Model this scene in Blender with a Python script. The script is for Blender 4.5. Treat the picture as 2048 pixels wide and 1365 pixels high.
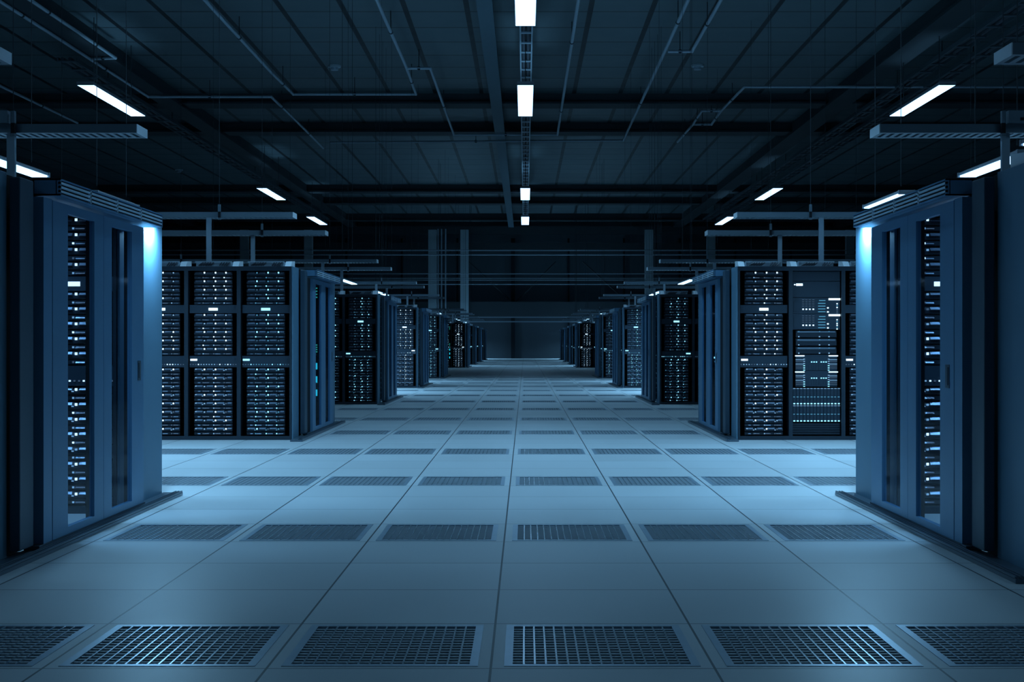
import bpy, math, random
from mathutils import Vector
for o in list(bpy.data.objects): bpy.data.objects.remove(o)
scn = bpy.context.scene
COL = scn.collection
R = random.Random(7)

# ------------------------------------------------------------------ camera, world, exposure
F, VX, VY, H = 2780.0, 1050.0, 686.0, 1.12      # focal (px), vanishing point, eye height
cd = bpy.data.cameras.new('camera'); cam = bpy.data.objects.new('camera', cd); COL.objects.link(cam)
cam.location = (0, 0, H); cam.rotation_euler = (math.pi/2, 0, 0)
cd.sensor_width = 36; cd.lens = F/2048*36
cd.shift_x = -(VX-1024)/2048; cd.shift_y = (VY-682.5)/2048
cd.clip_end = 300
scn.camera = cam
w = bpy.data.worlds.new('world'); scn.world = w; w.use_nodes = True
w.node_tree.nodes['Background'].inputs[0].default_value = (0.005, 0.012, 0.02, 1)
w.node_tree.nodes['Background'].inputs[1].default_value = 0.1
vs = scn.view_settings
vs.view_transform = 'Standard'; vs.look = 'None'; vs.gamma = 1; vs.exposure = 0; vs.use_curve_mapping = False
LAMP = (0.27, 0.62, 0.95)                          # colour of all lamp light
IN_W, FILL_W = 18.0, 36.0
HIGH_W, LOW_W, UP_W = 150.0, 58.0, 4.0
CX = -0.118                                       # centre line of the aisle
CEIL = 9.82

# ------------------------------------------------------------------ materials
def mat(name, col, rough=0.5, metal=0.0, spec=0.5, noise=0.0, bump=0.0, nscale=6.0):
    m = bpy.data.materials.new(name); m.use_nodes = True
    nt = m.node_tree; b = nt.nodes['Principled BSDF']
    b.inputs['Base Color'].default_value = (*col, 1)
    b.inputs['Roughness'].default_value = rough
    b.inputs['Metallic'].default_value = metal
    b.inputs['Specular IOR Level'].default_value = spec
    tc = nt.nodes.new('ShaderNodeTexCoord')
    n = nt.nodes.new('ShaderNodeTexNoise'); n.inputs['Scale'].default_value = nscale; n.inputs['Detail'].default_value = 5
    nt.links.new(tc.outputs['Object'], n.inputs['Vector'])
    if noise:
        mx = nt.nodes.new('ShaderNodeMix'); mx.data_type = 'RGBA'
        mx.inputs[6].default_value = (*[c*(1-noise) for c in col], 1)
        mx.inputs[7].default_value = (*[min(1, c*(1+noise)) for c in col], 1)
        nt.links.new(n.outputs['Fac'], mx.inputs[0]); nt.links.new(mx.outputs[2], b.inputs['Base Color'])
    if bump:
        bp = nt.nodes.new('ShaderNodeBump'); bp.inputs['Strength'].default_value = bump; bp.inputs['Distance'].default_value = 0.01
        nt.links.new(n.outputs['Fac'], bp.inputs['Height']); nt.links.new(bp.outputs['Normal'], b.inputs['Normal'])
    return m
def emit(name, col, s):
    m = bpy.data.materials.new(name); m.use_nodes = True
    nt = m.node_tree; b = nt.nodes['Principled BSDF']
    b.inputs['Base Color'].default_value = (0.02, 0.03, 0.04, 1)
    b.inputs['Emission Color'].default_value = (*col, 1); b.inputs['Emission Strength'].default_value = s
    try: m.cycles.emission_sampling = 'NONE'
    except Exception: pass
    return m

M = {}
M['door']   = mat('door_paint', (0.10, 0.23, 0.37), 0.42, 0.0, 0.5, 0.08, 0.02, 3)
M['rack']   = mat('rack_frame_metal', (0.022, 0.036, 0.053), 0.45, 0.2, 0.35, 0.06)
M['post']   = mat('post_paint', (0.04, 0.075, 0.11), 0.45)
M['slat']   = mat('louvre_paint', (0.55, 0.70, 0.82), 0.4)
M['cap']    = mat('end_cap_metal', (0.75, 0.82, 0.88), 0.4)
M['lip']    = mat('wide_server_lip', (0.05, 0.075, 0.11), 0.5, 0.3)
M['side']   = mat('rack_side_paint', (0.11, 0.22, 0.31), 0.45, 0.0, 0.5, 0.08, 0.02, 3)
M['black']  = mat('matt_black', (0.010, 0.013, 0.018), 0.7, 0, 0.2)
M['server'] = mat('server_bezel', (0.018, 0.028, 0.042), 0.45, 0.2, 0.3)
M['bezel']  = mat('server_handle_metal', (0.23, 0.28, 0.37), 0.36, 0.5)
M['panel']  = mat('blank_panel', (0.024, 0.040, 0.060), 0.5, 0.1, 0.3)
M['rail']   = mat('base_rail_metal', (0.10, 0.14, 0.18), 0.3, 0.6)
M['rooftray'] = mat('roof_tray_metal', (0.10, 0.14, 0.17), 0.5, 0.3)
M['tray']   = mat('tray_metal', (0.17, 0.23, 0.28), 0.45, 0.3)
M['lampbody'] = mat('lamp_housing', (0.25, 0.28, 0.32), 0.5)
M['pipe']   = mat('pipe_metal', (0.38, 0.48, 0.56), 0.45, 0.2)
M['grate']  = mat('grate_metal', (0.60, 0.68, 0.75), 0.24, 0.85, 0.5, 0.1, 0.0, 20)
M['frame']  = mat('grate_frame_metal', (0.34, 0.42, 0.50), 0.35, 0.6, 0.5, 0.15, 0.0, 12)
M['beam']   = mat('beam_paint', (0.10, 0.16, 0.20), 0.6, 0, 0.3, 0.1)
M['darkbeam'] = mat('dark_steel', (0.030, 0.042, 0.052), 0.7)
M['column'] = mat('column_paint', (0.40, 0.50, 0.55), 0.7)
M['cable']  = mat('cable_jacket', (0.06, 0.07, 0.09), 0.45)
M['pit']    = mat('underfloor', (0.02, 0.03, 0.04), 0.8)
M['lamp']   = emit('lamp_diffuser', (0.30, 0.62, 1.0), 6)
M['w1'] = emit('light_white_bright', (0.55, 0.80, 1.0), 2.4)
M['w2'] = emit('light_white_mid', (0.22, 0.45, 0.72), 1.0)
M['w3'] = emit('light_white_dim', (0.12, 0.20, 0.32), 0.5)
M['c1'] = emit('light_cyan_bright', (0.26, 0.72, 1.0), 2.0)
M['c2'] = emit('light_cyan_mid', (0.10, 0.40, 0.65), 0.7)
M['c3'] = emit('light_cyan_dim', (0.07, 0.18, 0.30), 0.5)
M['cy'] = emit('light_cyan_block', (0.02, 0.60, 0.85), 1.0)
M['gr'] = emit('light_green', (0.03, 0.40, 0.36), 0.7)

gl = bpy.data.materials.new('smoked_glass'); gl.use_nodes = True
nt = gl.node_tree; nt.nodes.clear()
out = nt.nodes.new('ShaderNodeOutputMaterial'); mix = nt.nodes.new('ShaderNodeMixShader')
tr = nt.nodes.new('ShaderNodeBsdfTransparent'); tr.inputs[0].default_value = (0.80, 0.86, 0.92, 1)
gs = nt.nodes.new('ShaderNodeBsdfGlossy'); gs.inputs['Roughness'].default_value = 0.06
mix.inputs[0].default_value = 0.04
nt.links.new(tr.outputs[0], mix.inputs[1]); nt.links.new(gs.outputs[0], mix.inputs[2])
nt.links.new(mix.outputs[0], out.inputs[0]); M['glass'] = gl

TW, TD, Y0 = 0.7706, 0.7615, 4.775               # floor tile width, depth, first vent row
def grid_mat(name, col, line_col, w, d, ox, oy, lwx, lwy, rough, var, spec=0.5):
    """tiles with thin seams, laid out in world metres (object at origin)"""
    m = bpy.data.materials.new(name); m.use_nodes = True
    nt = m.node_tree; b = nt.nodes['Principled BSDF']; L = nt.links.new
    tc = nt.nodes.new('ShaderNodeTexCoord'); sp = nt.nodes.new('ShaderNodeSeparateXYZ'); L(tc.outputs['Object'], sp.inputs[0])
    def mth(op, a, bb=None):
        n = nt.nodes.new('ShaderNodeMath'); n.operation = op
        for i, v in enumerate((a, bb)):
            if v is None: continue
            if isinstance(v, (int, float)): n.inputs[i].default_value = v
            else: L(v, n.inputs[i])
        return n.outputs[0]
    def cell(axis, size, off, lw):
        t = mth('DIVIDE', mth('SUBTRACT', sp.outputs[axis], off), size)
        fl = mth('FLOOR', t); f = mth('SUBTRACT', t, fl)
        dd = mth('MINIMUM', f, mth('SUBTRACT', 1.0, f))
        return fl, mth('LESS_THAN', dd, lw/size/2)
    fx, lx = cell(0, w, ox, lwx); fy, ly = cell(1, d, oy, lwy)
    line = mth('MAXIMUM', lx, ly)
    cx = nt.nodes.new('ShaderNodeCombineXYZ'); L(fx, cx.inputs[0]); L(fy, cx.inputs[1])
    wn = nt.nodes.new('ShaderNodeTexWhiteNoise'); L(cx.outputs[0], wn.inputs['Vector'])
    nz = nt.nodes.new('ShaderNodeTexNoise'); nz.inputs['Scale'].default_value = 1.3; nz.inputs['Detail'].default_value = 8; L(tc.outputs['Object'], nz.inputs['Vector'])
    v = mth('ADD', mth('MULTIPLY', wn.outputs['Value'], var), mth('MULTIPLY', nz.outputs['Fac'], var))
    v = mth('ADD', v, 1.0-var)
    hs = nt.nodes.new('ShaderNodeMix'); hs.data_type = 'RGBA'; hs.blend_type = 'MULTIPLY'; hs.inputs[0].default_value = 1
    hs.inputs[6].default_value = (*col, 1); cc = nt.nodes.new('ShaderNodeCombineColor')
    for i in range(3): L(v, cc.inputs[i])
    L(cc.outputs[0], hs.inputs[7])
    mx = nt.nodes.new('ShaderNodeMix'); mx.data_type = 'RGBA'; L(line, mx.inputs[0]); L(hs.outputs[2], mx.inputs[6]); mx.inputs[7].default_value = (*line_col, 1)
    L(mx.outputs[2], b.inputs['Base Color'])
    rr = mth('ADD', mth('MULTIPLY', nz.outputs['Fac'], 0.15), rough-0.07)
    L(rr, b.inputs['Roughness']); b.inputs['Specular IOR Level'].default_value = spec
    bp = nt.nodes.new('ShaderNodeBump'); bp.inputs['Strength'].default_value = 0.5; bp.inputs['Distance'].default_value = 0.003; bp.invert = True
    L(line, bp.inputs['Height']); L(bp.outputs[0], b.inputs['Normal'])
    return m
M['floor'] = grid_mat('raised_floor_tiles', (0.47, 0.50, 0.52), (0.03, 0.04, 0.05), TW, TD, CX, Y0, 0.009, 0.008, 0.42, 0.10, 0.4)
M['ceil']  = grid_mat('ceiling_panels', (0.10, 0.145, 0.165), (0.015, 0.02, 0.025), 1.61, 1.84, -1.51, 36.5, 0.14, 0.08, 0.5, 0.12, 0.4)
M['wall']  = grid_mat('wall_panels', (0.34, 0.44, 0.54), (0.05, 0.07, 0.09), 4.0, 2.0, -2.9, 0, 0.05, 0.05, 0.6, 0.08)

# ------------------------------------------------------------------ helpers
class MB:
    def __init__(s): s.v = []; s.f = []; s.m = []
    def quad(s, pts, mi=0):
        n = len(s.v); s.v += [tuple(p) for p in pts]; s.f.append(tuple(range(n, n+len(pts)))); s.m.append(mi)
    def box(s, x0, x1, y0, y1, z0, z1, mi=0):
        if x0 > x1: x0, x1 = x1, x0
        if y0 > y1: y0, y1 = y1, y0
        n = len(s.v)
        s.v += [(x0,y0,z0),(x1,y0,z0),(x1,y1,z0),(x0,y1,z0),(x0,y0,z1),(x1,y0,z1),(x1,y1,z1),(x0,y1,z1)]
        for f in ((0,3,2,1),(4,5,6,7),(0,1,5,4),(1,2,6,5),(2,3,7,6),(3,0,4,7)):
            s.f.append(tuple(n+i for i in f)); s.m.append(mi)
    def prism(s, prof, x0, x1, mi=0):
        """profile of (y, z) points extruded along x"""
        n = len(s.v); k = len(prof)
        s.v += [(x0, y, z) for y, z in prof] + [(x1, y, z) for y, z in prof]
        s.f.append(tuple(n+i for i in range(k))); s.m.append(mi)
        s.f.append(tuple(n+k+i for i in reversed(range(k)))); s.m.append(mi)
        for i in range(k):
            j = (i+1) % k; s.f.append((n+i, n+k+i, n+k+j, n+j)); s.m.append(mi)
    def tube(s, a, b, r, seg=10, mi=0):
        a = Vector(a); b = Vector(b); d = (b-a)
        if d.length < 1e-6: return
        d.normalize(); u = d.orthogonal().normalized(); w = d.cross(u); n = len(s.v)
        for p in (a, b):
            for i in range(seg):
                t = 2*math.pi*i/seg; q = p + u*math.cos(t)*r + w*math.sin(t)*r; s.v.append(tuple(q))
        for i in range(seg):
            j = (i+1) % seg; s.f.append((n+i, n+j, n+seg+j, n+seg+i)); s.m.append(mi)
        s.f.append(tuple(n+i for i in reversed(range(seg)))); s.m.append(mi)
        s.f.append(tuple(n+seg+i for i in range(seg))); s.m.append(mi)
    def path(s, pts, r, seg=10):
        for a, b in zip(pts, pts[1:]): s.tube(a, b, r, seg)
        for p in pts[1:-1]: s.ball(p, r*1.12)
    def ball(s, c, r, seg=8, rings=5):
        n = len(s.v); c = Vector(c)
        for i in range(rings+1):
            ph = math.pi*i/rings
            for j in range(seg):
                t = 2*math.pi*j/seg
                s.v.append((c.x+r*math.sin(ph)*math.cos(t), c.y+r*math.sin(ph)*math.sin(t), c.z+r*math.cos(ph)))
        for i in range(rings):
            for j in range(seg):
                k = (j+1) % seg; s.f.append((n+i*seg+j, n+(i+1)*seg+j, n+(i+1)*seg+k, n+i*seg+k)); s.m.append(0)
    def mesh(s, name, mats, bevel=0):
        me = bpy.data.meshes.new(name); me.from_pydata(s.v, [], s.f)
        if not isinstance(mats, (list, tuple)): mats = [mats]
        for m in mats: me.materials.append(m)
        me.polygons.foreach_set('material_index', s.m)
        me.validate(); me.update(); return me
def obj(name, me, parent=None, loc=(0, 0, 0), bevel=0):
    o = bpy.data.objects.new(name, me); COL.objects.link(o); o.location = loc
    if parent: o.parent = parent
    if bevel:
        b = o.modifiers.new('bevel', 'BEVEL'); b.width = bevel; b.segments = 2; b.limit_method = 'ANGLE'
    return o
def thing(name, label, cat, loc, group=None):
    o = bpy.data.objects.new(name, None); COL.objects.link(o); o.location = loc; o.empty_display_size = 0.1
    o['label'] = label; o['category'] = cat
    if group: o['group'] = group
    return o
def tag(o, label, cat, group=None):
    o['label'] = label; o['category'] = cat
    if group: o['group'] = group
    return o
def struct(name, me, bevel=0):
    o = obj(name, me, bevel=bevel); o['kind'] = 'structure'; return o
def W(x, y, D):                                  # point of the place at depth D
    return ((x-VX)*D/F, D, H-(y-VY)*D/F)
ORD = ['nearest', 'second', 'third', 'fourth', 'fifth', 'sixth', 'seventh', 'eighth', 'ninth', 'tenth', 'eleventh', 'twelfth', 'thirteenth', 'fourteenth']
SIDE = {-1: 'left', 1: 'right'}
PODS = [6.45+9.25*i for i in (0, 1, 2, 3, 4, 6, 7, 8, 9)]

# ------------------------------------------------------------------ floor with openings for the vents
PX, PY = 0.045, 0.03                             # inset of a vent in its tile
vents = []                                       # (row k, column j)
for k in range(0, 56, 4):
    y = Y0+TD*k
    inpod = any(p-0.9 < y < p+3.9 for p in PODS)
    n = 3 if (inpod and k) else (4 if k == 0 else 5)
    for j in range(-n, n): vents.append((k, j))
vset = set(vents)
fl = MB()
XF = 41.0
def flq(x0, x1, y0, y1): fl.quad([(x0,y0,0),(x1,y0,0),(x1,y1,0),(x0,y1,0)])
flq(-XF, XF, -8, Y0)
yy = Y0
for k in range(0, 56):
    a, b = Y0+TD*k, Y0+TD*(k+1)
    js = [j for (kk, j) in vents if kk == k]
    if not js: flq(-XF, XF, a, b); continue
    flq(-XF, CX+TW*js[0], a, b); flq(CX+TW*(js[-1]+1), XF, a, b)
    for j in js:
        x0, x1 = CX+TW*j, CX+TW*(j+1)
        flq(x0, x1, a, a+PY); flq(x0, x1, b-PY, b); flq(x0, x0+PX, a+PY, b-PY); flq(x1-PX, x1, a+PY, b-PY)
flq(-XF, XF, Y0+TD*56, 100)
floor = struct('floor', fl.mesh('floor', M['floor']))
pit = MB(); pit.box(-6, 6, 4, 50, -0.6, -0.3)
struct('trim_1', pit.mesh('underfloor', M['pit']))

# ------------------------------------------------------------------ vents
GW, GD = TW-2*PX, TD-2*PY
fm = MB(); e = 0.03
fm.box(-GW/2, GW/2, 0, e, -0.03, 0.002); fm.box(-GW/2, GW/2, GD-e, GD, -0.03, 0.002)
fm.box(-GW/2, -GW/2+e, e, GD-e, -0.03, 0.002); fm.box(GW/2-e, GW/2, e, GD-e, -0.03, 0.002)
M['crossbar'] = mat('grate_crossbar', (0.40, 0.45, 0.50), 0.5, 0.2)
frame_me = fm.mesh('vent_frame', M['frame'])
bm_ = MB(); nb = 16
for i in range(1, nb):
    x = -GW/2+e+(GW-2*e)*i/nb; bm_.box(x-0.0032, x+0.0032, e, GD-e, -0.028, 0.002)
nb2 = 15
for i in range(1, nb2):
    y = e+(GD-2*e)*i/nb2; bm_.box(-GW/2+e, GW/2-e, y-0.0058, y+0.0058, -0.028, -0.001, 1)
bars_me = bm_.mesh('vent_bars', [M['grate'], M['crossbar']])
CW = ['first', 'second', 'third', 'fourth', 'fifth']
for k, j in vents:
    side, n = ('right', j) if j >= 0 else ('left', -j-1)
    r = ORD[k//4]
    t = thing('floor_vent', f'metal floor grille, {r} row{" from the camera" if k else ""}, {CW[n]} {side} of the central floor seam', 'floor vent',
              (CX+TW*(j+0.5), Y0+TD*k+PY, 0), f'floor grilles of the {r} row')
    obj('frame', frame_me, t); obj('grille', bars_me, t)

# ------------------------------------------------------------------ ceiling, walls, beams, columns
c = MB(); c.box(-XF, XF, -8, 100.3, CEIL, CEIL+0.2)
struct('ceiling', c.mesh('ceiling', M['ceil']))
c = MB(); c.box(-XF, XF, 100, 100.3, 0, CEIL); me = c.mesh('wall_back', M['wall'])
struct('wall_back', me)
for nm, a in (('wall_left', (-XF-0.2, -XF, -8, 100.3, 0, CEIL)), ('wall_right', (XF, XF+0.2, -8, 100.3, 0, CEIL)), ('wall_front', (-XF, XF, -8.2, -8, 0, CEIL))):
    c = MB(); c.box(*a); struct(nm, c.mesh(nm, M['wall']))
tn = [1]
def trim(boxes, m, bevel=0):
    tn[0] += 1; c = MB()
    for b in boxes: c.box(*b)
    return struct(f'trim_{tn[0]}', c.mesh('trim', m), bevel)
# cross girders
for y0, y1, z in ((48.5, 49.3, 9.45), (55.0, 55.8, 9.45), (76.5, 77.2, 9.42), (83.0, 83.7, 9.42), (93.5, 94.1, 9.35)):
    trim([(-XF, XF, y0, y1, z+0.07, CEIL), (-XF, XF, y0-0.12, y1+0.12, z, z+0.07)], M['darkbeam'])
# lengthwise beams
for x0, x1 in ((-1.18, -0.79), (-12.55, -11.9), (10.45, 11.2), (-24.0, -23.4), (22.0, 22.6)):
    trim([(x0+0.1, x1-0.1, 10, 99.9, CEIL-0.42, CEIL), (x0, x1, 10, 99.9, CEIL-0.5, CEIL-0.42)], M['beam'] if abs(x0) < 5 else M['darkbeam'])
# back wall: posts, columns, girts
for i in range(-9, 10):
    xc = (1026+111*i-VX)*99.6/F
    trim([(xc-(0.14 if i % 1 == 0 and i == 0 else 0.07), xc+(0.14 if i == 0 else 0.07), 99.45, 99.7, 0, 8.6)], M['black'])
for px in (489, 617, 865, 929, 1298, 1422, 230, 1700):
    xc = (px-VX)*97/F
    trim([(xc-0.28, xc+0.28, 96.8, 97.3, 0, 9.0)], M['column'])
for ya, yb in ((453, 468), (486, 499), (604, 634)):
    z1 = W(0, ya, 98.8)[2]; z0 = W(0, yb, 98.8)[2]
    trim([(-XF, XF, 98.7, 99.2, z0, z1)], M['darkbeam'])
for (x0, y0, x1, y1) in ((935, 522, 1020, 600), (1112, 524, 1032, 604), (1165, 524, 1250, 600), (905, 500, 845, 560), (1345, 524, 1290, 600)):
    a = W(x0, y0, 99.3); b = W(x1, y1, 99.3); c = MB(); c.tube(a, b, 0.06, 6)
    tn[0] += 1; struct(f'trim_{tn[0]}', c.mesh('brace', M['darkbeam']))

# ------------------------------------------------------------------ pipes under the roof
ZP = CEIL-0.56
def PC(x, y, z=ZP):
    D = (z-H)*F/(VY-y); return ((x-VX)*D/F, D, z)
def pipe(pts, label, r=0.045, hang=True):
    p = [PC(*q) for q in pts]; t = thing('ceiling_pipe', label, 'pipe', p[0])
    c = MB(); c.path([tuple(a-b for a, b in zip(q, p[0])) for q in p], r); obj('pipe_run', c.mesh('pipe_run', M['pipe']), t)
    for a, b in zip(p, p[1:]):
        L = math.dist(a, b); n = max(1, int(L/9))
        for i in range(n):
            f = (i+0.5)/n; q = [a[j]+(b[j]-a[j])*f-p[0][j] for j in range(3)]
            c = MB(); c.tube(q, (q[0], q[1], CEIL-p[0][2]), 0.012, 6); c.tube((q[0]-0.001, q[1]-0.04, q[2]), (q[0]+0.001, q[1]+0.04, q[2]), r*1.3, 8)
            obj('pipe_hanger', c.mesh('pipe_hanger', M['darkbeam']), t)
pipe([(-20, -10), (101, 67), (296.6, 193.8), (542.6, 193.8), (583, 232.6), (647, 296.6)], 'long stepped pipe under the left ceiling, above the left lamp row')
pipe([(40, -14), (148, 59), (231, 116), (182, 118)], 'short pipe branch in the upper left corner of the ceiling')
pipe([(395, -16), (542.6, 145), (586.5, 188.7), (831.9, 188.7), (813.4, 136.5), (740, -30)], 'U-shaped pipe run under the ceiling left of the central beam')
pipe([(815, 136.6), (860.5, 136.6), (907.7, 269.6), (1115, 269.6), (1160, -20)], 'U-shaped pipe run crossing the ceiling around the central lamps')
pipe([(1385, -20), (1332, 98), (1246.5, 281), (660, 285)], 'pipe coming down the right ceiling then crossing far behind central lamp')
pipe([(1452, -18), (1384, 103), (1336, 103)], 'short branch pipe joining right ceiling pipe above smoke detector')
pipe([(2100, 174), (1489, 174), (1442, 222), (1403.5, 222), (1386, 249), (1355, 284)], 'stepped pipe crossing the right ceiling behind the right lamp row')
pipe([(-60, 140), (0, 172), (155, 246)], 'straight pipe at the left edge of the ceiling')
pipe([(1442, 222), (1423, 249), (1386, 249)], 'small loop of pipe on the stepped right ceiling pipe')
# faint service pipes along the back of the hall
for ya, lab in ((501, 'upper of two tall service pipes crossing the back wall'), (510, 'lower of two tall service pipes crossing the back wall'),
                (548, 'topmost of four mid-height pipes crossing the back wall'), (557, 'second from top of four mid-height pipes on back wall'), (560.5, 'third from top of four mid-height pipes on back wall'), (569, 'lowest of four mid-height pipes crossing the back wall')):
    a = W(0, ya, 95.0); c = MB(); r = 0.045 if ya < 520 else 0.03
    c.tube((-XF+0.1, 0, 0), (XF-0.1, 0, 0), r, 8)
    o = obj('service_pipe', c.mesh('service_pipe', M['pipe']), loc=(0, 95.0, a[2])); tag(o, lab, 'pipe', 'service pipes along the back wall')
for i, (x) in enumerate((876, 883, 891)):
    a = W(x, 0, 96.2); c = MB(); c.tube((0, 0, 0), (0, 0, 9), 0.05, 8)
    o = obj('riser_pipe', c.mesh('riser_pipe', M['pipe']), loc=(a[0], 96.2, 0)); tag(o, f'thin vertical pipe on the back wall, {("left", "middle", "right")[i]} of three', 'pipe', 'riser pipes on the back wall')
# smoke detectors
for x, y, lab in ((669, 131, 'round smoke detector on the ceiling left of the central beam'), (1395, 130, 'round smoke detector on the ceiling right of the central lamps'), (358, 339, 'round smoke detector on the far left ceiling')):
    p = PC(x, y, CEIL); c = MB(); c.tube((0, 0, 0), (0, 0, -0.06), 0.20, 18); t = thing('smoke_detector', lab, 'smoke detector', p)
    obj('mount', c.mesh('mount', M['column']), t); c = MB(); c.tube((0, 0, -0.06), (0, 0, -0.15), 0.12, 16); obj('sensor_head', c.mesh('sensor_head', M['pipe']), t)
# cable ducts under the roof
def roof_tray(x, w, y0, y1, lab, z=CEIL-0.75, mt=None):
    mt = mt or M['rooftray']
    t = thing('roof_cable_tray', lab, 'cable tray', (x, y0, z)); L = y1-y0
    for s in (-1, 1):
        c = MB(); c.box(s*w/2-0.02, s*w/2+0.02, 0, L, 0, 0.12); obj('side_rail', c.mesh('side_rail', mt), t)
    c = MB(); c.box(-w/2+0.02, w/2-0.02, 0, 0.16, 0.0, 0.03); rm = c.mesh('rung', mt)
    for i in range(int(L/1.2)): obj('rung', rm, t, (0, i*1.2, 0))
    for i in range(2):
        c = MB(); xx = (-w*0.22, w*0.2)[i]; c.tube((xx, 0, 0.08), (xx, L, 0.08), 0.05, 8); obj('cable', c.mesh('cable', M['cable']), t)
    for i in range(int(L/8)):
        c = MB(); c.tube((0, 4+i*8, 0.1), (0, 4+i*8, 0.75), 0.015, 6); c.box(-w/2, w/2, 3.97+i*8, 4.03+i*8, 0.1, 0.13); obj('hanger', c.mesh('hanger', M['darkbeam']), t)
roof_tray(0.03, 0.30, 20, 92, 'long cable tray running under the ceiling above the central lamp row', CEIL-0.75, M['pipe'])
roof_tray(12.0, 0.45, 20, 92, 'long cable tray under the right ceiling beside the right lamp row', CEIL-0.6)
roof_tray(12.9, 0.45, 20, 92, 'outer cable tray under the right ceiling, farther from the aisle', CEIL-0.6)
roof_tray(-13.2, 0.5, 40, 92, 'cable tray under the far left ceiling near the left beam', CEIL-0.6)

# ------------------------------------------------------------------ lamps
def area(name, parent, loc, sx, sy, power, up=False, spread=math.pi):
    l = bpy.data.lights.new(name, 'AREA'); l.shape = 'RECTANGLE'; l.size = sx; l.size_y = sy; l.energy = power; l.color = LAMP; l.spread = spread
    o = bpy.data.objects.new(name, l); COL.objects.link(o); o.parent = parent; o.location = loc
    if up: o.rotation_euler = (math.pi, 0, 0)
def lamp_meshes(L, w):
    h = 0.09 if w > 0.2 else 0.035
    b = MB(); b.box(-w/2, w/2, 0, L, 0.012, h); b.box(-w/2*0.6, w/2*0.6, L*0.05, L*0.95, h, h*1.4)
    d = MB(); d.box(-w/2+0.01, w/2-0.01, 0.015, L-0.015, 0.0, 0.012)
    ec = MB(); ec.box(-w/2-0.004, w/2+0.004, -0.012, 0.02, 0.0, h+0.005); ec.box(-w/2-0.004, w/2+0.004, L-0.02, L+0.012, 0.0, h+0.005)
    return b.mesh('housing', M['lampbody']), d.mesh('diffuser', M['lamp']), ec.mesh('end_caps', M['lampbody'])
def lamp(x, y0, y1, z, w, power, label, group, meshes, spread, up=0):
    L = y1-y0; t = thing('pendant_lamp', label, 'lamp', (x, y0, z), group)
    obj('housing', meshes[0], t); obj('diffuser', meshes[1], t); obj('end_caps', meshes[2], t)
    for f in (0.15, 0.85):
        c = MB(); c.tube((0, L*f, 0.1), (0, L*f, CEIL-z), 0.012 if z > 4 else 0.004, 6); obj('suspension_rod', c.mesh('suspension_rod', M['darkbeam']), t)
    area('lamp_light', t, (0, L/2, -0.004), w-0.03, L-0.04, power, spread=spread)
    if up: area('lamp_uplight', t, (0, L/2, 0.14), w*0.5, L*0.8, up, up=True, spread=math.radians(70))
CL = 6.75; ZL = H+CL
hm = lamp_meshes(5.0, 0.43)
ROWS = ((-11.52, 'left'), (0.01, 'central'), (11.07, 'right'))
for y0, idx in ((0.4, -2), (12.4, -1), (24.6, 0), (36.4, 1), (60.7, 2), (74.5, 3)):
    for x, rn in ROWS:
        if idx == -2 and rn == 'central': continue  # side pair at the camera is added, unseen, to light the nearest doors
        if idx <= 0: lab = f'long white {rn} row ceiling lamp, {("cut by the top edge of the picture" if rn == "central" else "nearest, beyond the edge of the picture", "above and before the picture", "added unseen beside the camera to light the doors")[-idx]}'
        else: lab = f'long white ceiling lamp in the {rn} row, {ORD[idx]} from the camera'
        k = {-2: 0.9, -1: 1.35 if rn == 'central' else 1.0, 0: 0.6}.get(idx, 0.55)
        lamp(x, y0, y0+5.0, ZL, 0.43, HIGH_W*k, lab, f'ceiling lamps of the {rn} row', hm, math.radians(170 if idx == -2 else 120), UP_W)
lm = {}
ZLOW = H+1.40
LOW = [(10.35, 11.76, .72), (13.1, 14.5, .8), (30.8, 33.4, 1.1), (38.0, 39.4, .7), (39.9, 41.2, .7), (65.6, 66.4, 1.3), (67.0, 67.8, 1.3), (82.0, 82.8, 1.3), (85.4, 86.4, 1.3), (95.0, 96.2, 4)]
for i, (a, b, pw) in enumerate(LOW):
    for s in (-1, 1):
        L = round(b-a, 2)
        if L not in lm: lm[L] = lamp_meshes(L, 0.15)
        lamp(3.6 if (i == 1 and s > 0) else -0.18+s*3.92, a, b, ZLOW, 0.15, LOW_W*pw*L, f'small bright lamp hanging low over the {SIDE[s]} racks, {ORD[i]} from the camera', f'low lamps along the {SIDE[s]} racks', lm[L], math.radians(150))
# lamp inside each nearest enclosure, above its inner aisle; added unseen lamp to brighten the end panel
lm['in'] = lamp_meshes(0.9, 0.12); lm['st'] = lamp_meshes(0.20, 0.03)
for s in (-1, 1):
    lamp(CX+s*3.35, 8.0, 8.9, 2.38, 0.12, IN_W, f'small lamp inside the nearest {SIDE[s]} enclosure, over its inner aisle', 'inner aisle lamps', lm['in'], math.radians(120))
    t = thing('added_fill_lamp', f'added fill lamp hidden behind the louvred header, at the {SIDE[s]} end panel', 'lamp', (CX+s*2.489, 9.725, 1.965), 'added end panel fill lamps')
    obj('housing', lm['st'][0], t); obj('diffuser', lm['st'][1], t)
    c = MB(); c.box(s*0.0, s*0.05, 0.08, 0.11, 0.02, 0.035); obj('bracket', c.mesh('bracket', M['lampbody']), t)
    area('lamp_light', t, (0, 0.10, -0.004), 0.024, 0.18, FILL_W, spread=math.pi)

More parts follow.
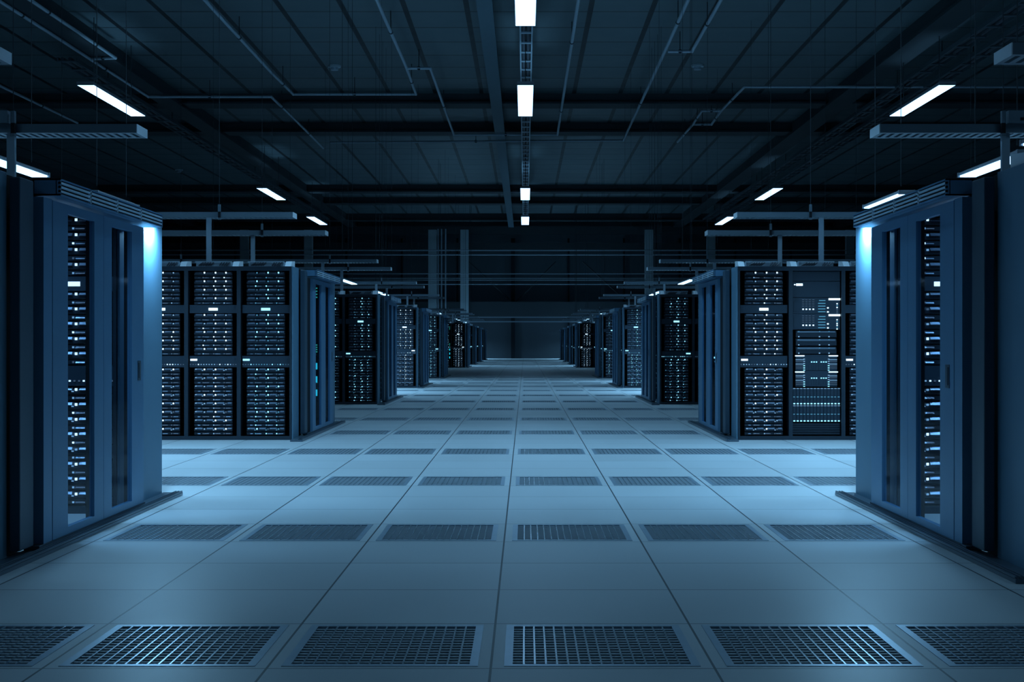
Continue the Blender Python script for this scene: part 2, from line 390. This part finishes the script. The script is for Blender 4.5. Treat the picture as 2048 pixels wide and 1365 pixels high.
# ------------------------------------------------------------------ server racks
RW = 0.606; RH = 2.0
def rack_frame(d):
    c = MB(); p = 0.022
    for s in (-1, 1): c.box(s*RW/2, s*(RW/2-p), 0, 0.03, 0, RH)
    c.box(-RW/2+p, RW/2-p, 0, 0.03, RH-0.05, RH); c.box(-RW/2+p, RW/2-p, 0, 0.03, 0, 0.045)
    return c.mesh('frame', M['rack'])
def rack_shell(d):
    c = MB(); c.box(-RW/2+0.004, -RW/2+0.02, 0.03, d, 0.01, RH-0.005); c.box(RW/2-0.02, RW/2-0.004, 0.03, d, 0.01, RH-0.005)
    c.box(-RW/2+0.02, RW/2-0.02, d-0.02, d, 0.01, RH-0.005); c.box(-RW/2+0.02, RW/2-0.02, 0.03, d-0.02, 0.01, 0.03); c.box(-RW/2+0.02, RW/2-0.02, 0.03, d-0.02, RH-0.03, RH-0.005)
    return c.mesh('cabinet', M['black'])
SWX = 0.44; PITCH = 0.0981
def server_me():
    c = MB(); h = PITCH-0.008
    # lower and upper half units with a sloping lit handle lip on top
    c.prism([(0.062, 0.0), (0.055, 0.006), (0.055, 0.030), (0.062, 0.036), (0.45, 0.036), (0.45, 0.0)], -SWX/2, SWX/2, 0)
    c.prism([(0.055, 0.041), (0.048, 0.048), (0.048, 0.070), (0.066, h), (0.45, h), (0.45, 0.041)], -SWX/2, SWX/2, 0)
    for a, b in ((-0.205, -0.125), (-0.075, -0.003), (0.045, 0.125), (0.165, 0.21)):
        c.prism([(0.040, 0.066), (0.058, h-0.003), (0.066, h-0.003), (0.050, 0.066)], a, b, 1)
        c.prism([(0.034, 0.070), (0.040, 0.066), (0.040, 0.072)], a, b, 1)
    for a, b in ((-0.18, -0.15), (-0.105, -0.05), (0.02, 0.08), (0.145, 0.2)):
        c.prism([(0.049, 0.013), (0.055, 0.022), (0.055, 0.013)], a, b, 1)
    return c.mesh('server_unit', [M['server'], M['bezel']])
SERVER = server_me()
def leds_me(fam, seed, low):
    r = random.Random(seed); c = MB(); ms = [M[fam+'1'], M[fam+'2'], M[fam+'3']]
    for x, pb in ((-0.098, .25), (0.030, .9), (0.150, .4)):
        mi = 0 if r.random() < pb else r.choice((1, 1, 2))
        c.box(x-0.0075, x+0.0075, 0.028, 0.034, 0.066, 0.066+(0.017 if mi == 0 else 0.013), mi)
        if low and r.random() < .8: c.box(x-0.030, x-0.016, 0.028, 0.034, 0.058, 0.066, 1)
    if low: c.box(-0.205, -0.190, 0.028, 0.034, 0.072, 0.082, 1)
    for x, pb in ((-0.115, .25), (0.007, .9), (0.127, .3)):
        mi = 0 if (r.random() < pb*0.4) else (1 if r.random() < pb else 2)
        c.box(x-0.006, x+0.006, 0.040, 0.046, 0.013, 0.025, mi)
    for x0, x1 in ((-0.10, -0.05), (0.02, 0.08), (0.145, 0.2)):
        if r.random() < .45: c.box(x0, x1, 0.044, 0.047, 0.015, 0.021, 2)
    return c.mesh('indicator_lights', ms)
LED = {(f, lo): [leds_me(f, 100*lo+i+(7 if f == 'c' else 0), lo) for i in range(7)] for f in 'wc' for lo in (0, 1)}
def panel_me(z0, z1, dots=None):
    c = MB(); c.box(-0.272, 0.272, 0.045, 0.07, z0, z1)
    for s in (-1, 1): c.box(s*0.255, s*0.24, 0.041, 0.045, (z0+z1)/2-0.006+0.03, (z0+z1)/2+0.002+0.03)
    return c.mesh('blank_panel', M['panel'])
def badge_me(x0, x1, z, h, m):
    c = MB(); c.box(x0, x1, 0.038, 0.045, z-h/2, z+h/2); return c.mesh('display', m)
def dots_me(fam, seed):
    r = random.Random(seed); c = MB()
    for i in range(18):
        x = -0.262+0.0308*i; mi = r.choice((0, 1, 1, 2, 2)); c.box(x-0.006, x+0.006, 0.040, 0.046, 0.864, 0.874, mi)
    return c.mesh('port_lights', [M[fam+'1'], M[fam+'2'], M[fam+'3']])
P1, P2 = panel_me(1.462, 1.556), panel_me(0.837, 0.968)
BADGE = {(f, k): badge_me(*a, M[f+'1']) for f in 'wc' for k, a in (('mid', (-0.052, 0.052, 1.507, 0.030)), ('lo', (-0.262, -0.185, 0.923, 0.022)), ('hi', (0.175, 0.255, 0.923, 0.022)))}
DOTS = {f: [dots_me(f, 40+i) for i in range(3)] for f in 'wc'}
FR = {d: rack_frame(d) for d in (0.7, 1.05)}; SH = {d: rack_shell(d) for d in (0.7, 1.05)}
# things on top: cable box with bundled cables, and a bright wedge-shaped bracket
def topbox_me():
    c = MB(); c.box(-0.20, 0.20, 0.06, 0.36, 0, 0.055); c.box(-0.21, 0.21, 0.05, 0.07, 0.048, 0.062); return c.mesh('cable_box', M['pipe'])
def cab_me():
    c = MB()
    for i in range(5):
        x = -0.17+0.02*i; pr = None
        for k in range(8):
            t = math.pi*k/7; p = (x+0.06*math.sin(t*0.9)+0.01*i, 0.05-0.02*math.sin(t), 0.012+0.035*math.sin(t))
            if pr: c.tube(pr, p, 0.006, 6)
            pr = p
    for i in range(4): c.tube((0.07+0.025*i, 0.045, 0.01), (0.10+0.03*i, 0.05, 0.05), 0.006, 6)
    return c.mesh('cable_bundle', M['cable'])
def wedge_me():
    c = MB(); c.prism([(0.02, 0.0), (0.30, 0.0), (0.30, 0.075), (0.10, 0.06)], 0.225, 0.295); return c.mesh('top_bracket', M['cap'])
TOPBOX, CABLES, WEDGE = topbox_me(), cab_me(), wedge_me()

def network_rack(t, d):
    """the rack of switches, storage controllers and drive shelves"""
    w = M['w1']
    def Z(y): return (880-y)*0.005773
    def X(x): return (x-1630.5)*0.00577
    for i, (ya, yb) in enumerate(((543, 562.5), (563.5, 595))):
        c = MB(); c.box(-0.272, 0.272, 0.045, 0.07, Z(yb), Z(ya)); p = obj('blank_panel', c.mesh('blank_panel', M['panel']), t)
        if i: obj('display', badge_me(X(1590), X(1603), Z(569.8), 0.026, w), p); obj('status_light', badge_me(X(1586), X(1588.5), Z(569.8), 0.012, w), p)
    for ya in (596, 628):
        c = MB(); c.box(-0.272, 0.272, 0.045, 0.3, Z(ya+31.5), Z(ya)); c.box(-0.262, -0.19, 0.038, 0.045, Z(ya+28), Z(ya+7)); p = obj('network_switch', c.mesh('network_switch', M['panel']), t)
        c = MB(); c.box(X(1655), X(1678), 0.036, 0.045, Z(ya+4.8), Z(ya+1), 0)
        for k in range(5): c.box(X(1634+(2 if k == 0 else 0)), X(1648.5), 0.038, 0.045, Z(ya+6.3+k*5.6), Z(ya+4.7+k*5.6), 1)
        for x in (1604, 1610.5, 1617.3, 1624.3):
            for k in range(4): c.box(X(x-2), X(x+2), 0.038, 0.045, Z(ya+4.6+k*4.2), Z(ya+3.6+k*4.2), 2)
            c.box(X(x-1.4), X(x+1.4), 0.038, 0.045, Z(ya+24.2), Z(ya+21.8), 0)
        for k in range(2): c.box(X(1652), X(1655), 0.038, 0.045, Z(ya+21.5+k*8), Z(ya+19+k*8), 0)
        for k in range(6): c.box(X(1670.7), X(1673), 0.038, 0.045, Z(ya+13+k*3.7), Z(ya+11+k*3.7), (0, 1, 0, 0, 1, 0)[k] if ya > 600 else (0, 1, 0, 2, 2, 2)[k])
        obj('indicator_lights', c.mesh('indicator_lights', [M['w1'], M['c2'], M['w3']]), p)
    for k in range(3):
        za = Z(661+k*16.5); c = MB(); c.prism([(0.062, -0.085), (0.055, -0.08), (0.055, -0.03), (0.075, 0.0), (0.45, 0), (0.45, -0.085)], -0.235, 0.235, 0)
        c.prism([(0.05, -0.028), (0.056, -0.008), (0.06, -0.008), (0.056, -0.028)], -0.22, 0.22, 1); p = obj('server_unit', c.mesh('wide_server', [M['server'], M['lip']]), t, (0, 0, za))
        c = MB()
        for x in (1595.5, 1637, 1656): c.box(X(x-1.3), X(x+1.3), 0.046, 0.052, -0.08, -0.068, 0); c.box(X(x-1), X(x+1), 0.046, 0.05, -0.018, -0.01, 1)
        obj('indicator_lights', c.mesh('indicator_lights', [M['w2'], M['c2']]), p)
    for ya in (710, 742.3):
        c = MB(); c.box(-0.24, 0.24, 0.045, 0.3, Z(ya+31.5), Z(ya)); 
        for k in range(9): c.box(X(1611+k*4.8), X(1612.5+k*4.8), 0.040, 0.045, Z(ya+31), Z(ya+14))
        p = obj('storage_controller', c.mesh('storage_controller', M['panel']), t)
        c = MB()
        for a, b, dx in ((1588, 1606.5, 1604.5), (1655, 1673.5, 1653.5)):
            c.box(X(a), X(b), 0.036, 0.045, Z(ya+3.2), Z(ya+1.2), 0)
            for k, mi in ((9.5, 1), (13, 2), (18.2, 1), (22, 2), (26, 2)): c.box(X(a+1), X(b-1.5), 0.039, 0.045, Z(ya+k+1), Z(ya+k), mi)
            for k in range(6): c.box(X(dx), X(dx+3), 0.036, 0.045, Z(ya+9.5+k*4.4), Z(ya+8+k*4.4), 1 if k < 3 else 3)
        for k in range(2, 9):
            if k != 5: c.box(X(1610.2+k*4.8), X(1612.6+k*4.8), 0.036, 0.045, Z(ya+15.5), Z(ya+13.5), 3)
        obj('indicator_lights', c.mesh('indicator_lights', [M['w1'], M['w2'], M['w3'], M['c1']]), p)
    for ya in (776.5, 811):
        c = MB(); c.box(-0.272, 0.272, 0.055, 0.35, Z(ya+33.5), Z(ya))
        for k in range(14): c.box(X(1584+k*6.85), X(1588.6+k*6.85), 0.042, 0.055, Z(ya+32), Z(ya+1.5)); 
        p = obj('drive_shelf', c.mesh('drive_shelf', M['panel']), t)
        c = MB()
        for k in range(14):
            x = 1584+k*6.85; c.box(X(x), X(x+4.6), 0.036, 0.043, Z(ya+1.6), Z(ya+0.5), 1); c.box(X(x), X(x+3.4+(k % 3)*0.5), 0.036, 0.043, Z(ya+18.6), Z(ya+17.2), 2)
            c.box(X(x+0.5), X(x+4), 0.036, 0.043, Z(ya+32.5), Z(ya+30.3), 0)
        obj('indicator_lights', c.mesh('indicator_lights', [M['c1'], M['w2'], M['c2']]), p)
    c = MB(); 
    for k in range(5): c.box(-0.272, 0.272, 0.05, 0.07, 0.06+k*0.027, 0.06+k*0.027+0.022)
    obj('vent_panel', c.mesh('vent_panel', M['server']), t)

def rack(x, y, d, fam, label, group, badge='lo', kind='std', top=True, mirror=1, low_detail=False, detail=2):
    t = thing('server_rack', label, 'server rack', (x, y, 0.0), group)
    obj('frame', FR[d], t); obj('cabinet', SH[d], t)
    if kind == 'net': network_rack(t, d)
    else:
        n = 0
        for z0, cnt, lo in ((1.948, 4, 0), (1.46, 5, 0), (0.832, 8, 1)):
            for i in range(cnt):
                s = obj('server_unit', SERVER, t, (0, 0, z0-PITCH*(i+1)+0.004)); n += 1
                obj('indicator_lights', LED[(fam, lo)][R.randrange(7)], s)
        p = obj('blank_panel', P1, t); obj('display', BADGE[(fam, 'mid')], p)
        p = obj('blank_panel', P2, t); obj('display', BADGE[(fam, badge)], p); obj('port_lights', DOTS[fam][R.randrange(3)], p)
        if kind == 'cyan':
            c = MB(); sx = 0.226*mirror
            for z in (0.81, 0.635, 0.46): c.box(sx-0.018, sx+0.018, -0.012, 0.0, z-0.042, z+0.042, 0)
            for z in (1.72, 1.76, 1.80, 1.84, 1.0, 1.03, 1.06, 1.09): c.box(sx-0.014, sx+0.014, -0.012, 0.0, z-0.008, z+0.008, 1)
            c.box(sx-0.025, sx+0.025, -0.003, 0.03, 0.05, 1.95, 2)
            obj('status_display', c.mesh('status_display', [M['cy'], M['gr'], M['black']]), t)
    if top:
        b = obj('cable_box', TOPBOX, t, (0, 0, RH)); obj('cable_bundle', CABLES, t, (0, 0, RH))
        wdg = obj('top_bracket', WEDGE, t, (0, 0, RH)); wdg.scale = (mirror, 1, 1)
    return t
def side_panel(t, s, d):
    x = s*(RW/2)
    c = MB(); c.box(x, x+s*0.018, 0.012, d, 0.0, RH)
    return obj('side_panel', c.mesh('side_panel', M['side']), t, bevel=0.004)

NUM = ['first', 'second', 'third', 'fourth', 'fifth']
for i, Fp in enumerate(PODS):
    for s in (-1, 1):
        nA = (2, 4, 3, 3, 2, 3, 1, 1, 1)[i]
        xe = 2.59-0.018
        for k in range(nA):
            x = CX+s*(xe-0.0+RW/2+k*RW)
            fam = 'w' if (i, s, k) in ((0, -1, 0), (1, -1, 1), (1, -1, 2), (1, 1, 0), (1, 1, 2), (3, -1, 0), (5, -1, 0), (5, 1, 0), (1, 1, 3)) else 'c'
            kind = 'net' if (i, s, k) == (1, 1, 1) else ('cyan' if (i, s, k) == (5, -1, 1) else 'std')
            bd = 'lo' if (i < 2 or (i == 2 and s < 0) or s > 0 and i in (3, 4, 5)) else 'hi'
            what = {'net': 'black rack of switches and drive shelves', 'cyan': 'black server rack with cyan status blocks'}.get(kind, f'black server rack with {"white" if fam == "w" else "cyan"} indicator lights')
            t = rack(x, Fp+0.3, 0.7, fam, f'{what}, {NUM[k]} from aisle, front of {ORD[i]} {SIDE[s]} bank', f'front racks of the {ORD[i]} {SIDE[s]} bank', bd, kind, True, -1 if s > 0 else 1)
            if k == 0: side_panel(t, -s, 0.42)
        nB = 2 if i < 2 else 1
        for k in range(nB):
            x = CX+s*(2.54+0.018+RW/2+k*RW); kind = 'cyan' if (i == 1 and s < 0 and k == 0) else 'std'
            t = rack(x, Fp+2.65, 1.05, 'w' if i == 0 else 'c', f'black server rack behind the glass doors, {NUM[k]} from aisle, {ORD[i]} {SIDE[s]} bank', f'rear racks of the {ORD[i]} {SIDE[s]} bank', 'lo', kind, False, -s)
            if k == 0: side_panel(t, -s, 1.08)

# ------------------------------------------------------------------ containment doors between the two rack rows of every bank
def leaf(t, s, y0, y1, wy0, wy1, handle=None):
    """door leaf lying in the plane of the aisle side; local x grows away from the aisle"""
    z0, z1, wz0, wz1, th = 0.045, 1.895, 0.085, 1.845, 0.03
    c = MB(); X0, X1 = 0, s*th
    c.box(X0, X1, y0, wy0, z0, z1); c.box(X0, X1, wy1, y1, z0, z1); c.box(X0, X1, wy0, wy1, z0, wz0); c.box(X0, X1, wy0, wy1, wz1, z1)
    d = obj('door', c.mesh('door', M['door']), t)
    c = MB(); c.box(s*0.012, s*0.016, wy0, wy1, wz0, wz1); obj('window_pane', c.mesh('window_pane', M['glass']), d)
    c = MB(); c.box(s*0.03, s*0.052, wy1+0.0, wy1+0.03, z0, z1); c.box(s*0.03, s*0.05, wy0-0.04, wy0-0.01, z0, z1); obj('stile', c.mesh('stile', M['black']), d)
    if handle:
        c = MB(); c.box(-s*0.003, 0, handle-0.035, handle+0.035, 0.87, 1.0); c.box(-s*0.006, -s*0.003, handle-0.018, handle+0.018, 0.885, 0.985); obj('handle_plate', c.mesh('handle_plate', M['rail']), d)
    return d
for i, Fp in enumerate(PODS):
    for s in (-1, 1):
        t = thing('containment_door', f'tall blue-grey double door with narrow windows closing the {ORD[i]} {SIDE[s]} bank', 'door', (CX+s*2.45, Fp, 0), f'double doors along the {SIDE[s]} of the aisle')
        leaf(t, s, 1.11, 2.02, 1.36, 1.84, 1.22 if s > 0 else None)
        leaf(t, s, 2.025, 2.91, 2.19, 2.63, 2.80 if s < 0 else None)
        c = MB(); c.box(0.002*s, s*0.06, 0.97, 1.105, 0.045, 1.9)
        if i: c = MB(); c.box(0.03*s, s*0.06, 0.90, 1.11, 0.045, 1.9)  # farther banks: black plate stands in for the shade of the recess
        obj('jamb_or_shade_plate', c.mesh('jamb_or_shade_plate', M['black'] if i else M['door']), t)
        c = MB(); c.box(s*0.03, s*0.085, 0.70, 0.90, 0.045, 1.975); obj('post', c.mesh('post', M['post']), t, bevel=0.006)
        c = MB(); c.box(s*0.065, s*0.086, 0.98, 1.03, 0.045, 1.91); c.box(s*0.075, s*0.086, 0.90, 1.10, 0.045, 1.91); obj('inner_post', c.mesh('inner_post', M['black']), t)
        # louvred header
        y0, y1, z0, z1 = 1.04, 3.15, 1.915, 2.005
        xo, xi = -s*0.065, s*0.086
        c = MB(); c.box(xo, xi, y0, y1, z0, z0+0.008); c.box(xo, xi, y0, y1, z1-0.008, z1); c.box(xi-s*0.01, xi, y0, y1, z0, z1); c.box(xo, xi, y0, y0+0.012, z0, z1); c.box(xo, xi, y1-0.012, y1, z0, z1)
        c.box(xo+s*0.02, xo+s*0.025, y0, y1, z0, z1, 1)
        hd = obj('header', c.mesh('header', [M['door'], M['black']]), t)
        c = MB()
        for k in range(1, 4): c.box(xo, xo+s*0.012, y0, y1, z0+k*0.0225-0.005, z0+k*0.0225+0.006)
        for k in range(1, 4): yy = y0+(y1-y0)*k/4; c.box(xo, xo+s*0.012, yy-0.01, yy+0.01, z0, z1)
        obj('louvre', c.mesh('louvre', M['slat']), hd)
        # base rail with running grooves
        c = MB(); b0, b1 = 0.0, 3.76
        c.box(-s*0.055, s*0.086, b0, b1, 0, 0.022)
        for k, (a, b) in enumerate(((-0.055, -0.043), (-0.032, -0.022), (-0.012, -0.002))): c.box(s*a, s*b, b0+0.01, b1-0.01, 0.022, 0.034)
        c.box(s*0.0, s*0.086, 0.9, 2.95, 0.022, 0.044)
        obj('base_rail', c.mesh('base_rail', M['rail']), t, bevel=0.003)

# ------------------------------------------------------------------ overhead cable trays above the banks
def tray(xs, y, s, x1, label, group, strut=True, box=False, sx=1.0):
    z = H+1.48; L = x1; t = thing('cable_tray', label, 'cable tray', (xs, y, z), group)
    wd = 0.27
    for k in (0, 1):
        c = MB(); yy = k*(wd-0.02); c.box(0, s*L, yy, yy+0.02, 0.0, 0.062); obj('side_rail', c.mesh('side_rail', M['tray']), t)
    c = MB(); n = int(L/0.06); ys = (0.02, 0.045, wd-0.045, wd-0.02)      # perforated floor plate, one welded sheet
    for k in range(n+1):
        for xx in (k*0.06, k*0.06+0.03):
            for y_ in ys: c.v.append((s*xx, y_, 0.004))
    for k in range(2*n+1):
        a, b = 4*k, 4*(k+1)
        for q_ in ((0, 1, 2) if k % 2 == 0 else (0, 2)):
            f = (a+q_, b+q_, b+q_+1, a+q_+1); c.f.append(f if s > 0 else f[::-1]); c.m.append(0)
    pl = obj('perforated_plate', c.mesh('perforated_plate', M['tray']), t); sm = pl.modifiers.new('thickness', 'SOLIDIFY'); sm.thickness = 0.003
    c = MB(); c.box(-s*0.006, 0, 0, wd, 0.0, 0.062); obj('end_cap', c.mesh('end_cap', M['cap']), t)
    for hx in (0.86, 3.6):
        if hx > L: continue
        c = MB(); c.box(s*hx-0.014, s*hx+0.014, -0.035, 0.0, 0.065, 0.15); c.box(s*hx-0.016, s*hx+0.016, -0.035, 0.0, -0.03, -0.008)
        obj('hanger', c.mesh('hanger', M['tray']), t)
        c = MB(); c.tube((s*hx, -0.017, 0.15), (s*hx, -0.017, CEIL-z), 0.003, 6); obj('hanging_rod', c.mesh('hanging_rod', M['darkbeam']), t)
        c = MB(); c.box(s*hx-0.014, s*hx+0.014, -0.03, 0.0, -0.008, 0.065); obj('clamp', c.mesh('clamp', M['black']), t)
    if strut:
        hx = sx; c = MB(); c.box(s*hx-0.028, s*hx+0.028, 0.04, 0.075, RH-z, 0.0); obj('support_strut', c.mesh('support_strut', M['pipe']), t)
        if not box: return
        c = MB(); c.box(s*(hx-0.01), s*(hx+0.33), -0.05, 0.05, 0.064, 0.15)
        for k in range(3): c.box(s*(hx+0.07+k*0.07), s*(hx+0.11+k*0.07), -0.054, -0.05, 0.08, 0.10, 1)
        obj('junction_box', c.mesh('junction_box', [M['tray'], M['black']]), t)
for i, Fp in enumerate(PODS):
    for s in (-1, 1):
        for q, dy in ((0, 0.68), (1, 3.34)):
            y = Fp+dy
            tray(CX+s*2.62, y, s, 7.0, f'{"rear" if q else "front"} grey overhead cable tray above the {ORD[i]} {SIDE[s]} bank', f'overhead cable trays on the {SIDE[s]}', True, i == 0, 0.90 if (i == 0 and q) else 1.0)
# trays crossing the aisle far back
for z, y, lab in ((2.667, 86.0, 'upper thin tray crossing the aisle before the back wall'), (2.42, 88.0, 'lower thin tray crossing the aisle before the back wall')):
    t = thing('crossing_tray', lab, 'cable tray', (CX, y, z))
    for k in (0, 1):
        c = MB(); c.box(-3.6, 3.6, k*0.25, k*0.25+0.03, 0, 0.07); obj('side_rail', c.mesh('side_rail', M['pipe']), t)
    c = MB()
    for k in range(24): c.box(-3.5+k*0.3, -3.44+k*0.3, 0.03, 0.25, 0, 0.02)
    obj('rungs', c.mesh('rungs', M['pipe']), t)
    for x in (-3.3, 3.3):
        c = MB(); c.tube((x, 0.14, 0.02), (x, 0.14, CEIL-z), 0.012, 6); obj('hanger', c.mesh('hanger', M['darkbeam']), t)
